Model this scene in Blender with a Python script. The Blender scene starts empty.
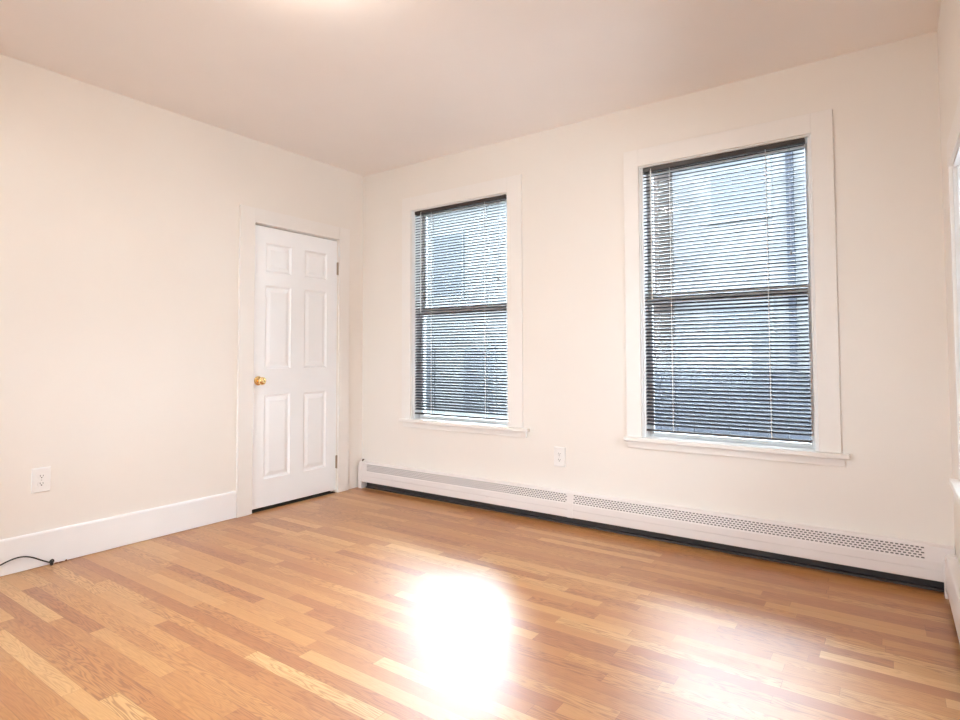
import bpy, bmesh, math, random
from mathutils import Vector, Matrix
C = bpy.context.scene.collection
S = bpy.context.scene
random.seed(7)

# ------------------------------------------------------------------ camera
F, YAW, PITCH, ROLL, SHY = 582.61, -0.612, 0.0394, -0.003, -27.508
CAM = Vector((3.6857, -3.5008, 1.1021))
s_, c_ = math.sin(YAW), math.cos(YAW)
fw = Vector((s_*math.cos(PITCH), c_*math.cos(PITCH), math.sin(PITCH)))
rt = Vector((c_, -s_, 0)); up = rt.cross(fw)
rt2 = math.cos(ROLL)*rt + math.sin(ROLL)*up
up2 = -math.sin(ROLL)*rt + math.cos(ROLL)*up
cd = bpy.data.cameras.new('camera'); cam = bpy.data.objects.new('camera', cd); C.objects.link(cam)
m = Matrix((rt2, up2, -fw)).transposed().to_4x4(); m.translation = CAM
cam.matrix_world = m
cd.sensor_fit = 'HORIZONTAL'; cd.sensor_width = 36; cd.lens = F/960*36; cd.shift_y = SHY/960
cd.clip_start = 0.02
S.camera = cam
# ------------------------------------------------------------------ world, exposure
w = bpy.data.worlds.new('sky'); S.world = w; w.use_nodes = True
bg = w.node_tree.nodes['Background']
# overcast sky with the hazy sun glowing behind the neighbour's roof
SUN_AZ, SUN_EL, SKY_BASE, SKY_GLOW, SKY_POW = math.radians(-41.5), math.radians(36), 8.5, 105.0, 17.0
wt = w.node_tree
def wn_(t): return wt.nodes.new(t)
wc = wn_('ShaderNodeTexCoord'); dp = wn_('ShaderNodeVectorMath'); dp.operation = 'DOT_PRODUCT'
wt.links.new(wc.outputs['Generated'], dp.inputs[0])
dp.inputs[1].default_value = (math.sin(SUN_AZ)*math.cos(SUN_EL), math.cos(SUN_AZ)*math.cos(SUN_EL), math.sin(SUN_EL))
w1 = wn_('ShaderNodeMath'); w1.operation = 'MAXIMUM'; w1.inputs[1].default_value = 0; wt.links.new(dp.outputs['Value'], w1.inputs[0])
w2 = wn_('ShaderNodeMath'); w2.operation = 'POWER'; w2.inputs[1].default_value = SKY_POW; wt.links.new(w1.outputs[0], w2.inputs[0])
w3_ = wn_('ShaderNodeMath'); w3_.operation = 'MULTIPLY_ADD'; w3_.inputs[1].default_value = SKY_GLOW; w3_.inputs[2].default_value = SKY_BASE
wt.links.new(w2.outputs[0], w3_.inputs[0]); wt.links.new(w3_.outputs[0], bg.inputs[1])
bg.inputs[0].default_value = (0.80, 0.895, 1.0, 1)
w.cycles.sampling_method = 'MANUAL'; w.cycles.sample_map_resolution = 512
S.view_settings.view_transform = 'Standard'; S.view_settings.look = 'None'
S.view_settings.exposure = 0.72; S.view_settings.gamma = 1.0; S.view_settings.use_curve_mapping = False
S.cycles.max_bounces = 16; S.cycles.diffuse_bounces = 8; S.cycles.glossy_bounces = 6; S.cycles.transparent_max_bounces = 16
LAMP_W = 70.0

# ------------------------------------------------------------------ room numbers
W, D, H = 3.912, 4.3, 2.652
TH = 0.17
WINS = [(0.555, 1.480), (2.435, 3.380)]     # openings in the window wall
WZ0, WZ1 = 0.600, 2.275
DY0, DY1, DZ1 = -1.049, -0.279, 2.051        # door opening in the left wall

# ------------------------------------------------------------------ node helpers
def mat(name):
    m = bpy.data.materials.new(name); m.use_nodes = True
    return m, m.node_tree, m.node_tree.nodes['Principled BSDF']
def nd(nt, typ, **k):
    n = nt.nodes.new(typ)
    for a, b in k.items(): setattr(n, a, b)
    return n
def mth(nt, op, a, b=None, c=None):
    n = nt.nodes.new('ShaderNodeMath'); n.operation = op
    for i, v in enumerate((a, b, c)):
        if v is None: continue
        if isinstance(v, (int, float)): n.inputs[i].default_value = v
        else: nt.links.new(v, n.inputs[i])
    return n.outputs[0]
def paint(name, col, rough=0.5, mottle=0.015, bump=0.0, scale=6.0, spec=0.5, metal=0.0, bscale=350):
    m, nt, b = mat(name)
    tc = nd(nt, 'ShaderNodeTexCoord')
    no = nd(nt, 'ShaderNodeTexNoise'); no.inputs['Scale'].default_value = scale; no.inputs['Detail'].default_value = 4
    nt.links.new(tc.outputs['Object'], no.inputs['Vector'])
    r = nd(nt, 'ShaderNodeValToRGB')
    lo = tuple(max(0, c*(1-mottle)) for c in col); hi = tuple(min(1, c*(1+mottle)) for c in col)
    r.color_ramp.elements[0].position = .3; r.color_ramp.elements[0].color = (*lo, 1)
    r.color_ramp.elements[1].position = .7; r.color_ramp.elements[1].color = (*hi, 1)
    nt.links.new(no.outputs[0], r.inputs[0]); nt.links.new(r.outputs[0], b.inputs['Base Color'])
    b.inputs['Roughness'].default_value = rough; b.inputs['Metallic'].default_value = metal
    b.inputs['Specular IOR Level'].default_value = spec
    if bump:
        n2 = nd(nt, 'ShaderNodeTexNoise'); n2.inputs['Scale'].default_value = bscale
        nt.links.new(tc.outputs['Object'], n2.inputs['Vector'])
        bp = nd(nt, 'ShaderNodeBump'); bp.inputs['Strength'].default_value = bump; bp.inputs['Distance'].default_value = .002
        nt.links.new(n2.outputs[0], bp.inputs['Height']); nt.links.new(bp.outputs[0], b.inputs['Normal'])
    return m

M_WALL = paint('cream_wall_paint', (0.83, 0.78, 0.725), .42, .010, .05, 2.0, .5)
M_CEIL = paint('ceiling_paint', (0.90, 0.86, 0.835), .8, .012, .06, 2.0, .2)
M_TRIM = paint('trim_paint', (0.84, 0.805, 0.77), .35, .01)
M_DOOR = paint('door_paint', (0.92, 0.935, 0.955), .35, .006)
M_BASE = paint('baseboard_paint', (0.87, 0.865, 0.87), .4, .01)
M_HEAT = paint('heater_enamel', (0.80, 0.75, 0.73), .35, .01)
M_HEATD = paint('heater_dark_interior', (0.055, 0.043, 0.040), .6, .2)
M_FIN = paint('heater_fin_metal', (0.25, 0.24, 0.23), .4, .1, metal=.8)
M_FINB = paint('heater_grey_back', (0.15, 0.14, 0.135), .6, .1)
M_SASH = paint('white_sash_paint', (0.82, 0.82, 0.82), .4, .01)
M_SLAT = paint('dark_blind_slats', (0.05, 0.053, 0.066), .4, .1, spec=.4)
M_HRAIL = paint('dark_blind_headrail', (0.042, 0.033, 0.030), .4, .1)
M_CORD = paint('white_blind_cord', (0.85, 0.85, 0.85), .6, .02)
M_LIFT = paint('grey_lift_cord', (0.20, 0.20, 0.22), .6, .05)
M_BRASS = paint('polished_brass', (0.85, 0.62, 0.30), .18, .03, metal=1.0)
M_HINGE = paint('worn_hinge_metal', (0.35, 0.27, 0.20), .4, .1, metal=.8)
M_PLATE = paint('outlet_plastic', (0.84, 0.82, 0.80), .3, .005)
M_SLOT = paint('outlet_slot_black', (0.03, 0.03, 0.03), .5, .1)
M_CABLE = paint('black_rubber_cable', (0.012, 0.012, 0.014), .35, .1)
M_DARK = paint('closet_and_gap_dark', (0.03, 0.028, 0.025), .9, .1)  # closet interior, and the painted shade strip under the door leaf
M_CHIP = paint('chipped_wood', (0.25, 0.10, 0.05), .8, .3, scale=60)
M_PIPE = paint('dark_copper_pipe', (0.12, 0.07, 0.05), .4, .2, metal=.5)
M_LBASE = paint('lamp_base_metal', (0.6, 0.58, 0.55), .3, .05, metal=.7)

def mat_wand():
    m, nt, b = mat('clear_white_wand')
    b.inputs['Base Color'].default_value = (.88, .9, .9, 1); b.inputs['Roughness'].default_value = .15
    b.inputs['Subsurface Weight'].default_value = 0
    return m
M_WAND = mat_wand()

def mat_glass():
    m = bpy.data.materials.new('window_glass'); m.use_nodes = True; nt = m.node_tree; nt.nodes.clear()
    o = nd(nt, 'ShaderNodeOutputMaterial'); mix = nd(nt, 'ShaderNodeMixShader')
    t = nd(nt, 'ShaderNodeBsdfTransparent'); t.inputs[0].default_value = (.93, .96, .96, 1)
    g = nd(nt, 'ShaderNodeBsdfGlossy'); g.inputs['Roughness'].default_value = .02
    f = nd(nt, 'ShaderNodeFresnel'); f.inputs[0].default_value = 1.45
    nt.links.new(f.outputs[0], mix.inputs[0]); nt.links.new(t.outputs[0], mix.inputs[1]); nt.links.new(g.outputs[0], mix.inputs[2])
    nt.links.new(mix.outputs[0], o.inputs[0])
    return m
M_GLASS = mat_glass()

def mat_dome():
    m, nt, b = mat('frosted_lamp_dome')
    b.inputs['Base Color'].default_value = (.9, .87, .8, 1); b.inputs['Roughness'].default_value = .4
    b.inputs['Emission Color'].default_value = (1, .885, .775, 1); b.inputs['Emission Strength'].default_value = LAMP_W
    return m
M_DOME = mat_dome()

def mat_floor():
    m, nt, b = mat('oak_strip_floor'); L = nt.links
    tc = nd(nt, 'ShaderNodeTexCoord'); sp = nd(nt, 'ShaderNodeSeparateXYZ'); L.new(tc.outputs['Object'], sp.inputs[0])
    x, y = sp.outputs[0], sp.outputs[1]
    BW = 0.060
    v = mth(nt, 'DIVIDE', y, BW); row = mth(nt, 'FLOOR', v); fv = mth(nt, 'SUBTRACT', v, row)
    wn = nd(nt, 'ShaderNodeTexWhiteNoise', noise_dimensions='1D'); L.new(row, wn.inputs['W'])
    r1 = wn.outputs['Value']
    wn2 = nd(nt, 'ShaderNodeTexWhiteNoise', noise_dimensions='1D'); L.new(mth(nt, 'ADD', row, 91.3), wn2.inputs['W'])
    ln = mth(nt, 'MULTIPLY_ADD', wn2.outputs['Value'], 0.65, 0.42)
    # wobble x so that boards in one row differ in length
    xo = mth(nt, 'MULTIPLY_ADD', r1, 13.0, x)
    wob = mth(nt, 'MULTIPLY', mth(nt, 'SINE', mth(nt, 'MULTIPLY_ADD', x, 2.1, mth(nt, 'MULTIPLY', r1, 40.0))), 0.20)
    u = mth(nt, 'DIVIDE', mth(nt, 'ADD', xo, wob), ln)
    col = mth(nt, 'FLOOR', u); fu = mth(nt, 'SUBTRACT', u, col)
    cb = nd(nt, 'ShaderNodeCombineXYZ'); L.new(row, cb.inputs[0]); L.new(col, cb.inputs[1])
    wn3 = nd(nt, 'ShaderNodeTexWhiteNoise', noise_dimensions='2D'); L.new(cb.outputs[0], wn3.inputs['Vector'])
    rb = wn3.outputs['Value']
    sc = nd(nt, 'ShaderNodeSeparateColor'); L.new(wn3.outputs['Color'], sc.inputs[0])
    ramp = nd(nt, 'ShaderNodeValToRGB'); cr = ramp.color_ramp
    cols = [(0.0, (0.39, 0.142, 0.038)), (0.15, (0.45, 0.182, 0.050)), (0.45, (0.50, 0.222, 0.064)), (0.75, (0.545, 0.260, 0.080)), (0.93, (0.60, 0.325, 0.118)), (1.0, (0.68, 0.41, 0.17))]
    cr.elements[0].position, cr.elements[0].color = cols[0][0], (*cols[0][1], 1)
    cr.elements[1].position, cr.elements[1].color = cols[-1][0], (*cols[-1][1], 1)
    for p, c in cols[1:-1]:
        e = cr.elements.new(p); e.color = (*c, 1)
    L.new(rb, ramp.inputs[0])
    # board local coordinates for the grain
    gx = mth(nt, 'MULTIPLY_ADD', sc.outputs[0], 37.0, x); gy = mth(nt, 'MULTIPLY_ADD', sc.outputs[1], 23.0, y)
    gv = nd(nt, 'ShaderNodeCombineXYZ'); L.new(mth(nt, 'MULTIPLY', gx, 1.3), gv.inputs[0]); L.new(mth(nt, 'MULTIPLY', gy, 13.0), gv.inputs[1])
    # cathedral grain: contour lines of a stretched noise
    n1 = nd(nt, 'ShaderNodeTexNoise'); n1.inputs['Scale'].default_value = 1.6; n1.inputs['Detail'].default_value = 2.0
    L.new(gv.outputs[0], n1.inputs['Vector'])
    cont = mth(nt, 'SINE', mth(nt, 'MULTIPLY', n1.outputs[0], 105.0))
    cont = mth(nt, 'MULTIPLY_ADD', cont, .5, .5); cont = mth(nt, 'POWER', cont, 2.2)
    # fine pores
    gv2 = nd(nt, 'ShaderNodeCombineXYZ'); L.new(mth(nt, 'MULTIPLY', gx, 14.0), gv2.inputs[0]); L.new(mth(nt, 'MULTIPLY', gy, 420.0), gv2.inputs[1])
    n2 = nd(nt, 'ShaderNodeTexNoise'); n2.inputs['Scale'].default_value = 1.0; n2.inputs['Detail'].default_value = 3.0
    L.new(gv2.outputs[0], n2.inputs['Vector'])
    pore = mth(nt, 'SUBTRACT', n2.outputs[0], .5)
    # broad tint drift in a board
    n3 = nd(nt, 'ShaderNodeTexNoise'); n3.inputs['Scale'].default_value = 1.1
    L.new(gv.outputs[0], n3.inputs['Vector'])
    amt = mth(nt, 'MULTIPLY', sc.outputs[2], 0.38)
    dark = mth(nt, 'MULTIPLY', cont, amt)
    dark = mth(nt, 'ADD', dark, mth(nt, 'MULTIPLY', pore, 0.42))
    dark = mth(nt, 'ADD', dark, mth(nt, 'MULTIPLY', mth(nt, 'SUBTRACT', n3.outputs[0], .5), 0.25))
    # seams
    ev = mth(nt, 'MINIMUM', fv, mth(nt, 'SUBTRACT', 1.0, fv)); ev = mth(nt, 'MULTIPLY', ev, BW)
    eu = mth(nt, 'MINIMUM', fu, mth(nt, 'SUBTRACT', 1.0, fu)); eu = mth(nt, 'MULTIPLY', eu, ln)
    ed = mth(nt, 'MINIMUM', ev, eu)
    seam = mth(nt, 'LESS_THAN', ed, 0.0006)
    dark = mth(nt, 'ADD', dark, mth(nt, 'MULTIPLY', seam, 0.35))
    keep = nd(nt, 'ShaderNodeClamp'); L.new(mth(nt, 'SUBTRACT', 1.0, dark), keep.inputs[0]); keep.inputs['Min'].default_value = .2; keep.inputs['Max'].default_value = 1.2
    gam = nd(nt, 'ShaderNodeCombineColor')
    k = keep.outputs[0]
    L.new(k, gam.inputs[0]); L.new(mth(nt, 'POWER', k, 1.5), gam.inputs[1]); L.new(mth(nt, 'POWER', k, 2.1), gam.inputs[2])
    mx = nd(nt, 'ShaderNodeMix', data_type='RGBA', blend_type='MULTIPLY'); mx.inputs[0].default_value = 1
    L.new(ramp.outputs[0], mx.inputs[6]); L.new(gam.outputs[0], mx.inputs[7])
    L.new(mx.outputs[2], b.inputs['Base Color'])
    # each board lies a hair off level: the gloss changes from board to board
    rr = mth(nt, 'MULTIPLY_ADD', n2.outputs[0], .06, .42)
    L.new(rr, b.inputs['Roughness']); b.inputs['Specular IOR Level'].default_value = .35
    b.inputs['Coat Weight'].default_value = 1.0; b.inputs['Coat Roughness'].default_value = .38
    bp = nd(nt, 'ShaderNodeBump'); bp.inputs['Strength'].default_value = .25; bp.inputs['Distance'].default_value = .0006
    L.new(mth(nt, 'MULTIPLY', dark, -1.0), bp.inputs['Height']); L.new(bp.outputs[0], b.inputs['Normal'])
    return m
M_FLOOR = mat_floor()

def mat_siding(name, col, pitch, dark=.55, frac=.08):
    m, nt, b = mat(name)
    tc = nd(nt, 'ShaderNodeTexCoord'); sp = nd(nt, 'ShaderNodeSeparateXYZ'); nt.links.new(tc.outputs['Object'], sp.inputs[0])
    f = mth(nt, 'FRACT', mth(nt, 'DIVIDE', sp.outputs[2], pitch)); s = mth(nt, 'LESS_THAN', f, frac)
    mx = nd(nt, 'ShaderNodeMix', data_type='RGBA'); nt.links.new(s, mx.inputs[0])
    mx.inputs[6].default_value = (*col, 1); mx.inputs[7].default_value = (*[c*dark for c in col], 1)
    nt.links.new(mx.outputs[2], b.inputs['Base Color']); b.inputs['Roughness'].default_value = .7
    return m
def mat_brick(name, c1, c2, mortar, rot=False):
    m, nt, b = mat(name)
    tc = nd(nt, 'ShaderNodeTexCoord'); sp = nd(nt, 'ShaderNodeSeparateXYZ'); nt.links.new(tc.outputs['Object'], sp.inputs[0])
    cb = nd(nt, 'ShaderNodeCombineXYZ'); nt.links.new(mth(nt, 'ADD', sp.outputs[0], sp.outputs[1]), cb.inputs[0]); nt.links.new(sp.outputs[2], cb.inputs[1])
    br = nd(nt, 'ShaderNodeTexBrick'); br.inputs['Color1'].default_value = (*c1, 1); br.inputs['Color2'].default_value = (*c2, 1)
    br.inputs['Mortar'].default_value = (*mortar, 1); br.inputs['Scale'].default_value = 1; br.inputs['Brick Width'].default_value = .21
    br.inputs['Row Height'].default_value = .07; br.inputs['Mortar Size'].default_value = .006
    nt.links.new(cb.outputs[0], br.inputs['Vector']); nt.links.new(br.outputs[0], b.inputs['Base Color']); b.inputs['Roughness'].default_value = .85
    return m
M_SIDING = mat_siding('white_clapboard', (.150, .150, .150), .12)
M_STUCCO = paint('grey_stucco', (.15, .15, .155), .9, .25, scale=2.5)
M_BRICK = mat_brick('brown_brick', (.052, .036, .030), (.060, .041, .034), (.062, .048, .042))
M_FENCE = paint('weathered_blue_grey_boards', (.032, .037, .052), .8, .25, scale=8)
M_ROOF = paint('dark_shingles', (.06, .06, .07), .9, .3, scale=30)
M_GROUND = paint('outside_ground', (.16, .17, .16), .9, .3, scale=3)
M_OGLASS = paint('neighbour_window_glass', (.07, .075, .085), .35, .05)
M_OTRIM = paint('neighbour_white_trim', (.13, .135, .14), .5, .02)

# ------------------------------------------------------------------ mesh helpers
def link(name, bm, m, parent=None, smooth=False, bevel=0, origin=None):
    bmesh.ops.recalc_face_normals(bm, faces=bm.faces)
    me = bpy.data.meshes.new(name)
    if origin is not None: bmesh.ops.translate(bm, verts=bm.verts, vec=-Vector(origin))
    bm.to_mesh(me); bm.free(); me.materials.append(m)
    o = bpy.data.objects.new(name, me); C.objects.link(o)
    if origin is not None: o.location = origin
    if parent is not None:
        o.parent = parent
        o.location = Vector(o.location) - Vector(parent_world(parent))
    if smooth:
        for p in me.polygons: p.use_smooth = True
    if bevel:
        b = o.modifiers.new('bevel', 'BEVEL'); b.width = bevel; b.segments = 2; b.limit_method = 'ANGLE'; b.angle_limit = math.radians(50)
    return o
def parent_world(p):
    v = Vector((0, 0, 0))
    while p is not None:
        v += p.location; p = p.parent
    return v
def box(bm, x0, x1, y0, y1, z0, z1):
    vs = [bm.verts.new(p) for p in ((x0,y0,z0),(x1,y0,z0),(x1,y1,z0),(x0,y1,z0),(x0,y0,z1),(x1,y0,z1),(x1,y1,z1),(x0,y1,z1))]
    for f in ((0,3,2,1),(4,5,6,7),(0,1,5,4),(1,2,6,5),(2,3,7,6),(3,0,4,7)): bm.faces.new([vs[i] for i in f])
    return vs
def boxes(*bs):
    bm = bmesh.new()
    for b in bs: box(bm, *b)
    return bm
def sweep(bm, pts, r, n=8, cap=True):
    rings = []; pts = [Vector(p) for p in pts]
    prev = None
    for i, p in enumerate(pts):
        t = (pts[min(i+1, len(pts)-1)] - pts[max(i-1, 0)]).normalized()
        if prev is None:
            a = Vector((0,0,1)) if abs(t.z) < .9 else Vector((1,0,0))
            u = t.cross(a).normalized()
        else:
            u = (prev - t*prev.dot(t)).normalized()
        prev = u; v = t.cross(u)
        rr = r[i] if isinstance(r, (list, tuple)) else r
        rings.append([bm.verts.new(p + rr*(math.cos(2*math.pi*k/n)*u + math.sin(2*math.pi*k/n)*v)) for k in range(n)])
    for a, b in zip(rings, rings[1:]):
        for k in range(n): bm.faces.new((a[k], a[(k+1)%n], b[(k+1)%n], b[k]))
    if cap:
        bm.faces.new(rings[0]); bm.faces.new(rings[-1][::-1])
def lathe(bm, prof, origin, axis, n=28):
    """prof: list of (distance along axis, radius)"""
    ax = Vector(axis).normalized(); a = Vector((0,0,1)) if abs(ax.z) < .9 else Vector((1,0,0))
    u = ax.cross(a).normalized(); v = ax.cross(u); o = Vector(origin); rings = []
    for d, r in prof:
        if r < 1e-6: rings.append([bm.verts.new(o + ax*d)])
        else: rings.append([bm.verts.new(o + ax*d + r*(math.cos(2*math.pi*k/n)*u + math.sin(2*math.pi*k/n)*v)) for k in range(n)])
    for A, B in zip(rings, rings[1:]):
        for k in range(n):
            if len(A) == 1 and len(B) == 1: continue
            if len(A) == 1: bm.faces.new((A[0], B[(k+1)%n], B[k]))
            elif len(B) == 1: bm.faces.new((A[k], A[(k+1)%n], B[0]))
            else: bm.faces.new((A[k], A[(k+1)%n], B[(k+1)%n], B[k]))
def prism(bm, prof, x0, x1, axis='x'):
    """extrude a closed (a, z) profile along an axis"""
    def P(t, a, z): return (t, a, z) if axis == 'x' else (a, t, z)
    A = [bm.verts.new(P(x0, a, z)) for a, z in prof]; B = [bm.verts.new(P(x1, a, z)) for a, z in prof]
    n = len(prof)
    for k in range(n): bm.faces.new((A[k], A[(k+1)%n], B[(k+1)%n], B[k]))
    bm.faces.new(A); bm.faces.new(B[::-1])
def empty(name, loc, label, cat, group=None, kind=None):
    o = bpy.data.objects.new(name, None); C.objects.link(o); o.location = loc; o.empty_display_size = .1
    return tag(o, label, cat, group, kind)
def tag(o, label, cat, group=None, kind=None):
    if label: o['label'] = label
    if cat: o['category'] = cat
    if group: o['group'] = group
    if kind: o['kind'] = kind
    return o

# ------------------------------------------------------------------ room shell
def slab(name, bs, m, label, cat, bev=0):
    return tag(link(name, boxes(*bs), m, bevel=bev), label, cat, kind='structure')
E_ = 0.0
slab('floor', [(-TH, W+TH, -D-TH, TH, -.12, 0)], M_FLOOR, 'glossy oak strip floor with boards in mixed honey tones', 'floor')
slab('ceiling', [(-TH, W+TH, -D-TH, TH, H, H+.15)], M_CEIL, 'plain smooth painted ceiling over the room', 'ceiling')
(a0, a1), (b0, b1) = WINS
slab('wall_back', [(-TH, a0, 0, TH, 0, H), (a1, b0, 0, TH, 0, H), (b1, W+TH, 0, TH, 0, H),
                   (a0, a1, 0, TH, 0, WZ0-.025), (b0, b1, 0, TH, 0, WZ0-.025), (a0, a1, 0, TH, WZ1, H), (b0, b1, 0, TH, WZ1, H)],
     M_WALL, 'cream wall with the two tall windows', 'wall')
slab('wall_left', [(-TH, 0, -D-TH, DY0, 0, H), (-TH, 0, DY1, 0, 0, H), (-TH, 0, DY0, DY1, DZ1, H)], M_WALL, 'long cream wall with the white panel door', 'wall')
RY0, RY1, RZT = -1.48, -0.52, 1.86        # window in the right wall; only the lit reveal of its far side shows at the photo's edge
slab('wall_right', [(W, W+TH, -D-TH, RY0, 0, H), (W, W+TH, RY1, 0, 0, H), (W, W+TH, RY0, RY1, 0, WZ0-.025), (W, W+TH, RY0, RY1, RZT, H)], M_WALL, 'cream wall seen edge-on at the right of the photo', 'wall')
FX0, FX1 = 0.7, 2.3        # wide window added behind the camera, unseen, for fill daylight
slab('wall_front', [(0, FX0, -D-TH, -D, 0, H), (FX1, W, -D-TH, -D, 0, H), (FX0, FX1, -D-TH, -D, 0, WZ0-.025), (FX0, FX1, -D-TH, -D, WZ1, H)], M_WALL, 'plain cream wall behind the camera', 'wall')

# baseboard on the left wall
def base_profile(h=.182, t=.015):
    return [(0.0, 0.003), (t, 0.003), (t, h-.010), (t-.002, h-.004), (t-.005, h), (0, h)]
bm = bmesh.new(); prism(bm, base_profile(), -D, -1.170, 'y')
tag(link('baseboard_left', bm, M_BASE), 'tall white baseboard along the left wall', 'baseboard', kind='structure')

# ------------------------------------------------------------------ door
door = empty('door_1', (0, (DY0+DY1)/2, 0), 'white six-panel door with a brass knob in the left wall', 'door', kind='structure')
# jamb
link('door_jamb', boxes((-TH, -.001, DY0-.0, DY0+.004, 0, DZ1), (-TH, -.001, DY1-.004, DY1, 0, DZ1), (-TH, -.001, DY0, DY1, DZ1-.001, DZ1+.003),
     (-.052, -.040, DY0+.004, DY0+.016, 0, DZ1-.001), (-.052, -.040, DY1-.016, DY1-.004, 0, DZ1-.001), (-.052, -.040, DY0, DY1, DZ1-.013, DZ1-.001)), M_TRIM, door)
link('door_casing', boxes((0, .019, -1.168, DY0-.003, 0, 2.158), (0, .019, DY1+.003, -.166, 0, 2.158), (0, .0185, DY0-.003, DY1+.003, DZ1+.003, 2.158)), M_TRIM, door, bevel=.002)
# leaf with six raised panels
LY0, LY1, LZ0, LZ1 = DY0+.0055, DY1-.0065, .025, DZ1-.010
LX = -.002
ys = [LY0, -.952, -.728, -.607, -.387, LY1]
zs = [LZ0, .222, .822, 1.012, 1.615, 1.713, 1.922, LZ1]
bm = bmesh.new()
def rect(x, y0, y1, z0, z1): return [bm.verts.new((x, y, z)) for y, z in ((y0, z0), (y1, z0), (y1, z1), (y0, z1))]
for i in range(5):
    for j in range(7):
        y0, y1, z0, z1 = ys[i], ys[i+1], zs[j], zs[j+1]
        if i in (1, 3) and j in (1, 3, 5):
            rings = [rect(LX - d, y0+t, y1-t, z0+t, z1-t) for t, d in ((0, 0), (.006, .006), (.013, .010), (.020, .010), (.046, .0025))]
            for A, B in zip(rings, rings[1:]):
                for k in range(4): bm.faces.new((A[k], A[(k+1)%4], B[(k+1)%4], B[k]))
            bm.faces.new(rings[-1])
        else: bm.faces.new(rect(LX, y0, y1, z0, z1))
b2 = rect(LX-.035, LY0, LY1, LZ0, LZ1); f2 = rect(LX, LY0, LY1, LZ0, LZ1)
bm.faces.new(b2)
for k in range(4): bm.faces.new((f2[k], f2[(k+1)%4], b2[(k+1)%4], b2[k]))
bmesh.ops.remove_doubles(bm, verts=bm.verts, dist=1e-5)
leaf = link('door_leaf', bm, M_DOOR, door)
bm = bmesh.new(); lathe(bm, [(0, .033), (.004, .033), (.009, .027), (.011, .014), (.011, 0)], (LX, -1.002, .926), (1, 0, 0))
link('rosette', bm, M_BRASS, leaf, smooth=True)
bm = bmesh.new(); lathe(bm, [(.009, .010), (.022, .010), (.030, .016), (.036, .024), (.046, .0285), (.056, .027), (.063, .021), (.066, .011), (.067, 0)], (LX, -1.002, .926), (1, 0, 0))
link('door_knob', bm, M_BRASS, leaf, smooth=True)
for z in (.247, 1.030, 1.815):
    if z == 1.030: continue      # only the upper and lower hinges show in the photo
    bm = bmesh.new(); sweep(bm, [(.006, LY1+.0035, z-.052), (.006, LY1+.0035, z-.017), (.006, LY1+.0035, z+.017), (.006, LY1+.0035, z+.052)], .0058, 12)
    box(bm, -.001, .0015, LY1-.004, LY1+.012, z-.05, z+.05)
    h = link('hinge', bm, M_HINGE, door); h['label'] = 'worn dark metal hinge on the right edge'
link('door_gap_shade', boxes((-TH, -.004, DY0+.004, DY1-.004, 0, .004)), M_DARK, door)  # near-black strip standing in for the shade under the door leaf
# dark closet behind the door
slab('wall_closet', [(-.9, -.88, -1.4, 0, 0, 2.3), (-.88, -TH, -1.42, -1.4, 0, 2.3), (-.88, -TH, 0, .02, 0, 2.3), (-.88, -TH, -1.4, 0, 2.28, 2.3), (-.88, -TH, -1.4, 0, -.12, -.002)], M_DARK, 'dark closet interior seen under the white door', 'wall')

# ------------------------------------------------------------------ windows
def window(name, x0, x1, label, cas0, cas1, st0, st1, z1=WZ1, zm=1.462):
    r = empty(name, ((x0+x1)/2, 0, WZ0), label, 'window', kind='structure')
    z0 = WZ0; zt = z1+.103
    j = .012
    link('window_jamb', boxes((x0, x0+j, 0, TH, z0, z1), (x1-j, x1, 0, TH, z0, z1), (x0+j, x1-j, 0, TH, z1-j, z1)), M_SASH, r)
    link('window_casing', boxes((cas0, x0+.004, -.013, 0, z0, zt), (x1-.004, cas1, -.013, 0, z0, zt), (x0+.004, x1-.004, -.0127, 0, z1-.004, zt)), M_TRIM, r, bevel=.002)
    bm = boxes((st0, st1, -.042, 0, z0-.025, z0)); box(bm, x0, x1, 0, .075, z0-.025, z0)
    link('window_stool', bm, M_TRIM, r, bevel=.004)
    link('window_apron', boxes((st0+.018, st1-.022, -.014, 0, .533, z0-.025)), M_TRIM, r, bevel=.002)
    link('exterior_sill', boxes((x0, x1, .075, TH+.04, z0-.03, z0-.008)), M_SASH, r)
    link('window_stop', boxes((x0+j, x0+j+.012, .012, .079, z0, z1-j), (x1-j-.012, x1-j, .012, .079, z0, z1-j)), M_SASH, r, bevel=.002)
    i0, i1 = x0+j, x1-j;  s = .034
    def sash(nm, y0, y1, a, b, bot, top):
        o = link(nm, boxes((i0, i0+s, y0, y1, a, b), (i1-s, i1, y0, y1, a, b), (i0+s, i1-s, y0, y1, a, a+bot), (i0+s, i1-s, y0, y1, b-top, b)), M_SASH, r, bevel=.002)
        link('glass_pane', boxes((i0+s, i1-s, (y0+y1)/2-.002, (y0+y1)/2+.002, a+bot, b-top)), M_GLASS, o)
    sash('lower_sash', .080, .112, z0-.006, zm+.024, .030, .060)
    sash('upper_sash', .116, .148, zm-.030, z1-j, .050, .020)
    return r
window('window_1', *WINS[0], 'white-framed window beside the door, shaded by a dark blind', .465, 1.595, .458, 1.646)
w4 = window('fill_window', 0.0, FX1-FX0, 'wide bare window added unseen behind the camera for fill daylight', -.09, FX1-FX0+.09, -.10, FX1-FX0+.10)  # unseen opening added to light the room from behind
w4.location = ((FX0+FX1)/2, -D, WZ0); w4.rotation_euler = (0, 0, math.pi)
w3 = window('window_3', 0.0, 0.96, 'bare window in the right wall, its bright reveal at the photo edge', -.045, 1.05, -.06, 1.06, RZT, 1.25)
w3.location = (W, RY1-.48, WZ0); w3.rotation_euler = (0, 0, -math.pi/2)
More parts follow.
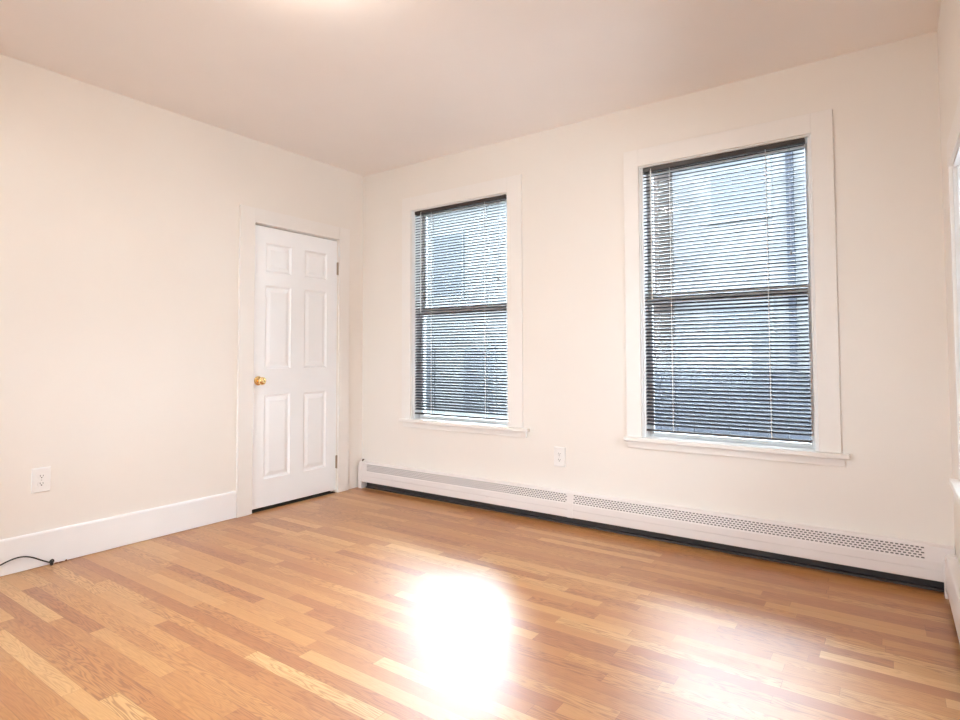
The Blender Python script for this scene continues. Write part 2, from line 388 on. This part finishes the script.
window('window_2', *WINS[1], 'white-framed window nearest the right wall, shaded by a dark blind', .0+2.345, 3.475, 2.333, 3.512)

# ------------------------------------------------------------------ blinds
def blind(x0, x1, tilt, lads, wandx, liftx, liftz, label, seed):
    rnd = random.Random(seed)
    yc = .031; top, bot = 2.266, .640
    r = empty('venetian_blind', ((x0+x1)/2, yc, top), label, 'blind')
    # U-shaped steel headrail
    bm = boxes((x0, x1, yc-.016, yc-.0148, top-.028, top), (x0, x1, yc+.0148, yc+.016, top-.028, top), (x0, x1, yc-.0148, yc+.0148, top-.028, top-.0268),
               (x0, x0+.002, yc-.0148, yc+.0148, top-.0268, top), (x1-.002, x1, yc-.0148, yc+.0148, top-.0268, top))
    link('headrail', bm, M_HRAIL, r)
    pitch = .0215; n = int((top-.036 - bot-.022)/pitch)+1
    bm = bmesh.new(); wd = .0125; crown = .0024; t = .0002
    for k in range(n):
        z = top-.038-k*pitch
        a = tilt + math.radians(rnd.uniform(-1.2, 1.2))
        ca, sa = math.cos(a), math.sin(a)
        prof = []
        m_ = 5
        ups = [(-wd + 2*wd*i/m_, crown*(1-(2*i/m_-1)**2)) for i in range(m_+1)]
        for (yy, zz) in ups: prof.append((yy, zz+t))
        for (yy, zz) in ups[::-1]: prof.append((yy, zz-t))
        sag = rnd.uniform(-.0006, .0006)
        prof = [(yc + yy*ca - zz*sa, z + sag + yy*sa + zz*ca) for yy, zz in prof]
        prism(bm, prof, x0+.003, x1-.003)
    link('slats', bm, M_SLAT, r, smooth=False)
    zl = top-.038-n*pitch
    o = link('bottom_rail', boxes((x0+.001, x1-.001, yc-.0125, yc+.0125, bot-.002, bot+.010)), M_HRAIL, r, bevel=.003)
    for lx in lads:
        bm = bmesh.new()
        for yy in (yc-.0140, yc+.0140): sweep(bm, [(lx, yy, top-.028), (lx, yy, bot+.008)], .0017, 6)
        for k in range(n):
            z = top-.038-k*pitch-.0012
            sweep(bm, [(lx, yc-.0140*math.cos(tilt), z-.0140*math.sin(tilt)), (lx, yc+.0140*math.cos(tilt), z+.0140*math.sin(tilt))], .0005, 4)
        c = link('ladder_cord', bm, M_CORD, r); c['label'] = 'thin white ladder cord'
    # tilt wand
    bm = bmesh.new(); sweep(bm, [(wandx, yc-.024, top-.030), (wandx, yc-.024, 1.440)], .0042, 6)
    c = link('tilt_wand', bm, M_WAND, r); c['label'] = 'clear white tilt wand'
    sub = bmesh.new(); sweep(sub, [(wandx, yc-.016, top-.016), (wandx, yc-.022, top-.018), (wandx, yc-.024, top-.032)], .0016, 6)
    link('wand_hook', sub, M_CORD, c)
    # lift cord with tassel
    bm = bmesh.new()
    sweep(bm, [(liftx-.003, yc-.018, top-.024), (liftx-.002, yc-.019, (top+liftz)/2), (liftx, yc-.019, liftz+.02)], .0008, 5)
    sweep(bm, [(liftx+.003, yc-.018, top-.024), (liftx+.003, yc-.019, (top+liftz)/2), (liftx, yc-.0195, liftz+.02)], .0008, 5)
    c = link('lift_cord', bm, M_LIFT, r)
    bm = bmesh.new(); lathe(bm, [(0, .002), (.006, .004), (.022, .0065), (.026, .005), (.026, 0)], (liftx, yc-.022, liftz+.022), (0, 0, -1), 12)
    link('tassel', bm, M_LIFT, c)
    return r
blind(.571, 1.445, math.radians(29), (.748, 1.262), .648, 1.386, 1.650, 'dark narrow-slat blind in the window beside the door, bright sky behind it', 3)
blind(2.450, 3.342, math.radians(30), (2.622, 3.151), 2.510, 3.267, 1.640, 'dark narrow-slat blind in the window nearest the right wall, slats more closed', 5)

# ------------------------------------------------------------------ baseboard heaters
def heater_cover(L, mirror, a_segments, joints):
    """cover in local coordinates: t runs along the wall, d is the distance off the wall"""
    bm = bmesh.new()
    def P(t, d, z): return bm.verts.new(mirror(t, d, z))
    def strip(prof, t0, t1):
        for (d0, z0), (d1, z1) in zip(prof, prof[1:]):
            bm.faces.new((P(t0, d0, z0), P(t1, d0, z0), P(t1, d1, z1), P(t0, d1, z1)))
    T0, T1 = L
    # top hood and front, outer skin
    strip([(0, .213), (.040, .213), (.0475, .2115), (.0520, .207)], T0, T1)
    strip([(.0625, .146), (.0640, .142), (.0640, .108), (.0615, .104), (.0615, .062), (.0590, .056), (.0520, .055), (.050, .060), (.050, .140), (.040, .205), (0, .208)][:9], T0, T1)
    # perforated band between (d .052, z .207) and (d .0625, z .146)
    rows = 11
    def band(i): f = i/rows; return (.0520 + .0105*f, .207 - .061*f)
    for (s0, s1, holes) in a_segments:
        if not holes:
            strip([band(0), band(rows)], s0, s1); continue
        for i in range(rows):
            if i % 2 == 0 and False: pass
            A, B = band(i), band(i+1)
            if i % 2 == 0:      # solid bar
                strip([A, B], s0, s1)
            else:
                pitch = .0196; w_ = .0122; off = 0 if (i//2) % 2 == 0 else pitch/2
                t = s0; c = s0 + off + .004
                while c + w_ < s1:
                    strip([A, B], t, c); t = c + w_; c += pitch
                strip([A, B], t, s1)
    return bm
def heater(name, L, wallx, label, segs, axis):
    if axis == 'x':
        mir = lambda t, d, z: (t, -d, z); org = (L[0], 0, 0)
    else:
        mir = lambda t, d, z: (wallx - d, t, z); org = (wallx, L[1], 0)
    r = empty(name, org, label, 'heater')
    bm = heater_cover(L, mir, segs, None)
    bmesh.ops.remove_doubles(bm, verts=bm.verts, dist=1e-6)
    cov = link('cover', bm, M_HEAT, r)
    def bx(*bs):
        bm = bmesh.new()
        for t0, t1, d0, d1, z0, z1 in bs:
            p, q = mir(t0, d0, z0), mir(t1, d1, z1)
            box(bm, min(p[0], q[0]), max(p[0], q[0]), min(p[1], q[1]), max(p[1], q[1]), z0, z1)
        return bm
    T0, T1 = L
    link('back_plate', bx((T0, T1, .0005, .003, .062, .2075)), M_FINB, r)
    link('lower_back_plate', bx((T0, T1, .0005, .003, .004, .062)), M_HEATD, r)
    # pipe with fins
    bm = bmesh.new(); sweep(bm, [mir(T0+.02, .028, .10), mir(T1-.02, .028, .10)], .010, 10)
    link('heating_pipe', bm, M_PIPE, r)
    fb = []
    t = T0 + .15
    while t < T1-.1: fb.append((t, t+.0015, .008, .048, .075, .130)); t += .016
    f = link('fins', bx(*fb), M_FIN, r)
    link('toe_strip', bx((T0+.05, T1, .003, .030, .001, .012)), M_HEATD, r)
    return r, mir, bx
h1, mir1, bx1 = heater('baseboard_heater', (.030, 3.908), None, 'long cream baseboard heater running under both windows', [(.030, .103, False), (.103, 1.957, True), (1.957, 1.996, False), (1.996, 3.800, True), (3.800, 3.908, False)], 'x')
# end cap at the door corner: rounded profile reaching the floor
bm = bmesh.new()
prof = [(0, .001), (-.066, .001), (-.066, .150), (-.063, .185), (-.056, .205), (-.045, .216), (-.03, .2185), (0, .2185)]
prism(bm, prof, .024, .064)
link('end_cap', bm, M_HEAT, h1, bevel=.0015)
bm = bmesh.new(); sweep(bm, [(.040, -.030, .215), (.043, -.030, .228), (.050, -.034, .233), (.060, -.036, .234)], .0055, 8)
v = link('valve_stub', bm, M_PIPE, h1); v['label'] = 'small dark pipe stub on the end cap'
bm = bmesh.new()
prism(bm, [(-.0648, .056), (-.0648, .146), (-.0535, .2075), (-.0515, .2070), (-.0630, .1455), (-.0630, .056)], 1.958, 1.995)
link('joint_cover', bm, M_HEAT, h1)
h2, mir2, bx2 = heater('baseboard_heater', (-4.2, -.075), W, 'white baseboard heater on the right wall, cut by the photo edge', [(-4.2, -2.1, True), (-2.1, -2.06, False), (-2.06, -.075, False)], 'y')
h2.scale = (.72, 1, .88)
bm = bmesh.new(); prism(bm, [(W, .001), (W-.067, .001), (W-.067, .150), (W-.063, .187), (W-.055, .206), (W-.044, .216), (W, .2185)], -.074, -.115, 'y')
link('end_cap', bm, M_HEAT, h2, bevel=.0015)

# ------------------------------------------------------------------ outlets
def outlet(place, label):
    """built facing +X at the origin, then turned"""
    r = empty('power_outlet', (0, 0, 0), label, 'outlet')
    bm = bmesh.new(); w2, h2_ = .043, .065
    A = [bm.verts.new((0, y, z)) for y, z in ((-w2, -h2_), (w2, -h2_), (w2, h2_), (-w2, h2_))]
    B = [bm.verts.new((.0055, y, z)) for y, z in ((-w2+.0015, -h2_+.0015), (w2-.0015, -h2_+.0015), (w2-.0015, h2_-.0015), (-w2+.0015, h2_-.0015))]
    Cc = [bm.verts.new((.0075, y, z)) for y, z in ((-w2+.006, -h2_+.006), (w2-.006, -h2_+.006), (w2-.006, h2_-.006), (-w2+.006, h2_-.006))]
    for X, Y in ((A, B), (B, Cc)):
        for k in range(4): bm.faces.new((X[k], X[(k+1)%4], Y[(k+1)%4], Y[k]))
    bm.faces.new(Cc); bm.faces.new(A[::-1])
    link('cover_plate', bm, M_PLATE, r)
    for s in (1, -1):
        zc = s*.0195
        bm = bmesh.new(); n = 20; ring = []
        pts = []
        for k in range(n):
            a = 2*math.pi*k/n; pts.append((.0172*math.cos(a), max(-.0130, min(.0130, .0172*math.sin(a)))))
        A = [bm.verts.new((.007, y, zc+z)) for y, z in pts]; B = [bm.verts.new((.0092, y*.97, zc+z*.97)) for y, z in pts]
        for k in range(n): bm.faces.new((A[k], A[(k+1)%n], B[(k+1)%n], B[k]))
        bm.faces.new(B)
        f = link('receptacle', bm, M_PLATE, r)
        bm = boxes((.0088, .0096, -.0075, -.0053, zc-.001, zc+.008), (.0088, .0096, .0053, .0075, zc+.0, zc+.007))
        lathe(bm, [(.0088, .0030), (.0096, .0030), (.0096, 0)], (0, 0, zc-.0065), (1, 0, 0), 12)
        link('slots', bm, M_SLOT, f)
    bm = bmesh.new(); lathe(bm, [(.007, .0032), (.0085, .0028), (.0087, 0)], (0, 0, 0), (1, 0, 0), 14)
    link('screw', bm, M_LBASE, r)
    r.matrix_world = place
    return r
outlet(Matrix.Translation((.0, -2.292, .452)), 'white power outlet on the left wall above the tall baseboard')
outlet(Matrix.Translation((1.875, 0, .427)) @ Matrix.Rotation(-math.pi/2, 4, 'Z'), 'cream power outlet on the wall between the two windows')

# ------------------------------------------------------------------ black cable by the left baseboard
def spline(pts, n=8):
    P = [Vector(p) for p in pts]; P = [2*P[0]-P[1]] + P + [2*P[-1]-P[-2]]; out = []
    for i in range(1, len(P)-2):
        for k in range(n):
            t = k/n; a, b, c, d = P[i-1:i+3]
            out.append(.5*((2*b) + (c-a)*t + (2*a-5*b+4*c-d)*t*t + (3*b-a-3*c+d)*t**3))
    out.append(P[-2]); return out
bm = bmesh.new()
pts = [(.034, -2.246, .006), (.031, -2.236, .020), (.033, -2.243, .030), (.036, -2.254, .024), (.034, -2.247, .014), (.033, -2.262, .022), (.030, -2.292, .040),
       (.028, -2.330, .064), (.028, -2.366, .078), (.030, -2.405, .080), (.032, -2.455, .068), (.040, -2.52, .042), (.07, -2.60, .015), (.10, -2.70, .0042), (.11, -2.85, .0042), (.09, -3.05, .0042)]
sweep(bm, spline(pts), .0036, 10)
cb = tag(link('cable', bm, M_CABLE, smooth=True), 'thin black cable arching along the left baseboard', 'cable')
bm = bmesh.new(); lathe(bm, [(0, .004), (.003, .0075), (.014, .0080), (.022, .0065), (.026, .003), (.026, 0)], (.034, -2.246, .0005), (0, 0, 1), 14)
link('grommet', bm, M_CABLE, cb, smooth=True)
for k, (y, z, sx, sy, sz) in enumerate(((-2.222, .001, .006, .010, .004), (-2.200, .001, .005, .014, .003), (-2.176, .001, .004, .006, .007))):
    rnd = random.Random(k+11); bm = bmesh.new()
    bmesh.ops.create_icosphere(bm, subdivisions=1, radius=1)
    for v in bm.verts:
        v.co = Vector((v.co.x*sx, v.co.y*sy, v.co.z*sz))*rnd.uniform(.7, 1.15)
    zmin = min(v.co.z for v in bm.verts)
    for v in bm.verts: v.co += Vector((.024, y, -zmin+.0003))
    tag(link('wood_chip', bm, M_CHIP), ('small brown wood chip right beside the cable end', 'longest brown wood chip at the foot of the left baseboard', 'brown wood chip farthest from the cable end')[k], 'wood chip', 'wood chips by the left baseboard')

# ------------------------------------------------------------------ ceiling light (its glow shows on the ceiling at the top edge)
LX_, LY_ = 1.92, -2.16
cl = empty('ceiling_light', (LX_, LY_, H), 'round frosted flush ceiling light glowing warm at the middle of the ceiling', 'ceiling light')
bm = bmesh.new(); lathe(bm, [(0, .0), (0, .150), (.022, .150), (.026, .140), (.026, 0)], (LX_, LY_, H-.0005), (0, 0, -1), 40)
link('base', bm, M_LBASE, cl, smooth=True)
bm = bmesh.new(); lathe(bm, [(.024, .138), (.045, .132), (.068, .112), (.084, .080), (.093, .040), (.095, 0)], (LX_, LY_, H), (0, 0, -1), 40)
link('lamp_dome', bm, M_DOME, cl, smooth=True)

# ------------------------------------------------------------------ outside
ge = empty('sky_blocker', (15.0, -2.0, -.8), 'unseen stucco block added outside the right wall to hold back sky light', 'sky_blocker')  # added out of view to cut the sky reaching the right wall window
link('wall', boxes((13.5, 17, -8, 4, -.8, 2.4)), M_STUCCO, ge)
link('roof', boxes((13.3, 17.2, -8.2, 4.2, 2.4, 2.6)), M_ROOF, ge)
slab('ground', [(-30, 30, .45, 40, -.9, -.8), (-30, 30, -40, -D-TH-.1, -.9, -.8)], M_GROUND, 'ground outside the windows', 'ground')
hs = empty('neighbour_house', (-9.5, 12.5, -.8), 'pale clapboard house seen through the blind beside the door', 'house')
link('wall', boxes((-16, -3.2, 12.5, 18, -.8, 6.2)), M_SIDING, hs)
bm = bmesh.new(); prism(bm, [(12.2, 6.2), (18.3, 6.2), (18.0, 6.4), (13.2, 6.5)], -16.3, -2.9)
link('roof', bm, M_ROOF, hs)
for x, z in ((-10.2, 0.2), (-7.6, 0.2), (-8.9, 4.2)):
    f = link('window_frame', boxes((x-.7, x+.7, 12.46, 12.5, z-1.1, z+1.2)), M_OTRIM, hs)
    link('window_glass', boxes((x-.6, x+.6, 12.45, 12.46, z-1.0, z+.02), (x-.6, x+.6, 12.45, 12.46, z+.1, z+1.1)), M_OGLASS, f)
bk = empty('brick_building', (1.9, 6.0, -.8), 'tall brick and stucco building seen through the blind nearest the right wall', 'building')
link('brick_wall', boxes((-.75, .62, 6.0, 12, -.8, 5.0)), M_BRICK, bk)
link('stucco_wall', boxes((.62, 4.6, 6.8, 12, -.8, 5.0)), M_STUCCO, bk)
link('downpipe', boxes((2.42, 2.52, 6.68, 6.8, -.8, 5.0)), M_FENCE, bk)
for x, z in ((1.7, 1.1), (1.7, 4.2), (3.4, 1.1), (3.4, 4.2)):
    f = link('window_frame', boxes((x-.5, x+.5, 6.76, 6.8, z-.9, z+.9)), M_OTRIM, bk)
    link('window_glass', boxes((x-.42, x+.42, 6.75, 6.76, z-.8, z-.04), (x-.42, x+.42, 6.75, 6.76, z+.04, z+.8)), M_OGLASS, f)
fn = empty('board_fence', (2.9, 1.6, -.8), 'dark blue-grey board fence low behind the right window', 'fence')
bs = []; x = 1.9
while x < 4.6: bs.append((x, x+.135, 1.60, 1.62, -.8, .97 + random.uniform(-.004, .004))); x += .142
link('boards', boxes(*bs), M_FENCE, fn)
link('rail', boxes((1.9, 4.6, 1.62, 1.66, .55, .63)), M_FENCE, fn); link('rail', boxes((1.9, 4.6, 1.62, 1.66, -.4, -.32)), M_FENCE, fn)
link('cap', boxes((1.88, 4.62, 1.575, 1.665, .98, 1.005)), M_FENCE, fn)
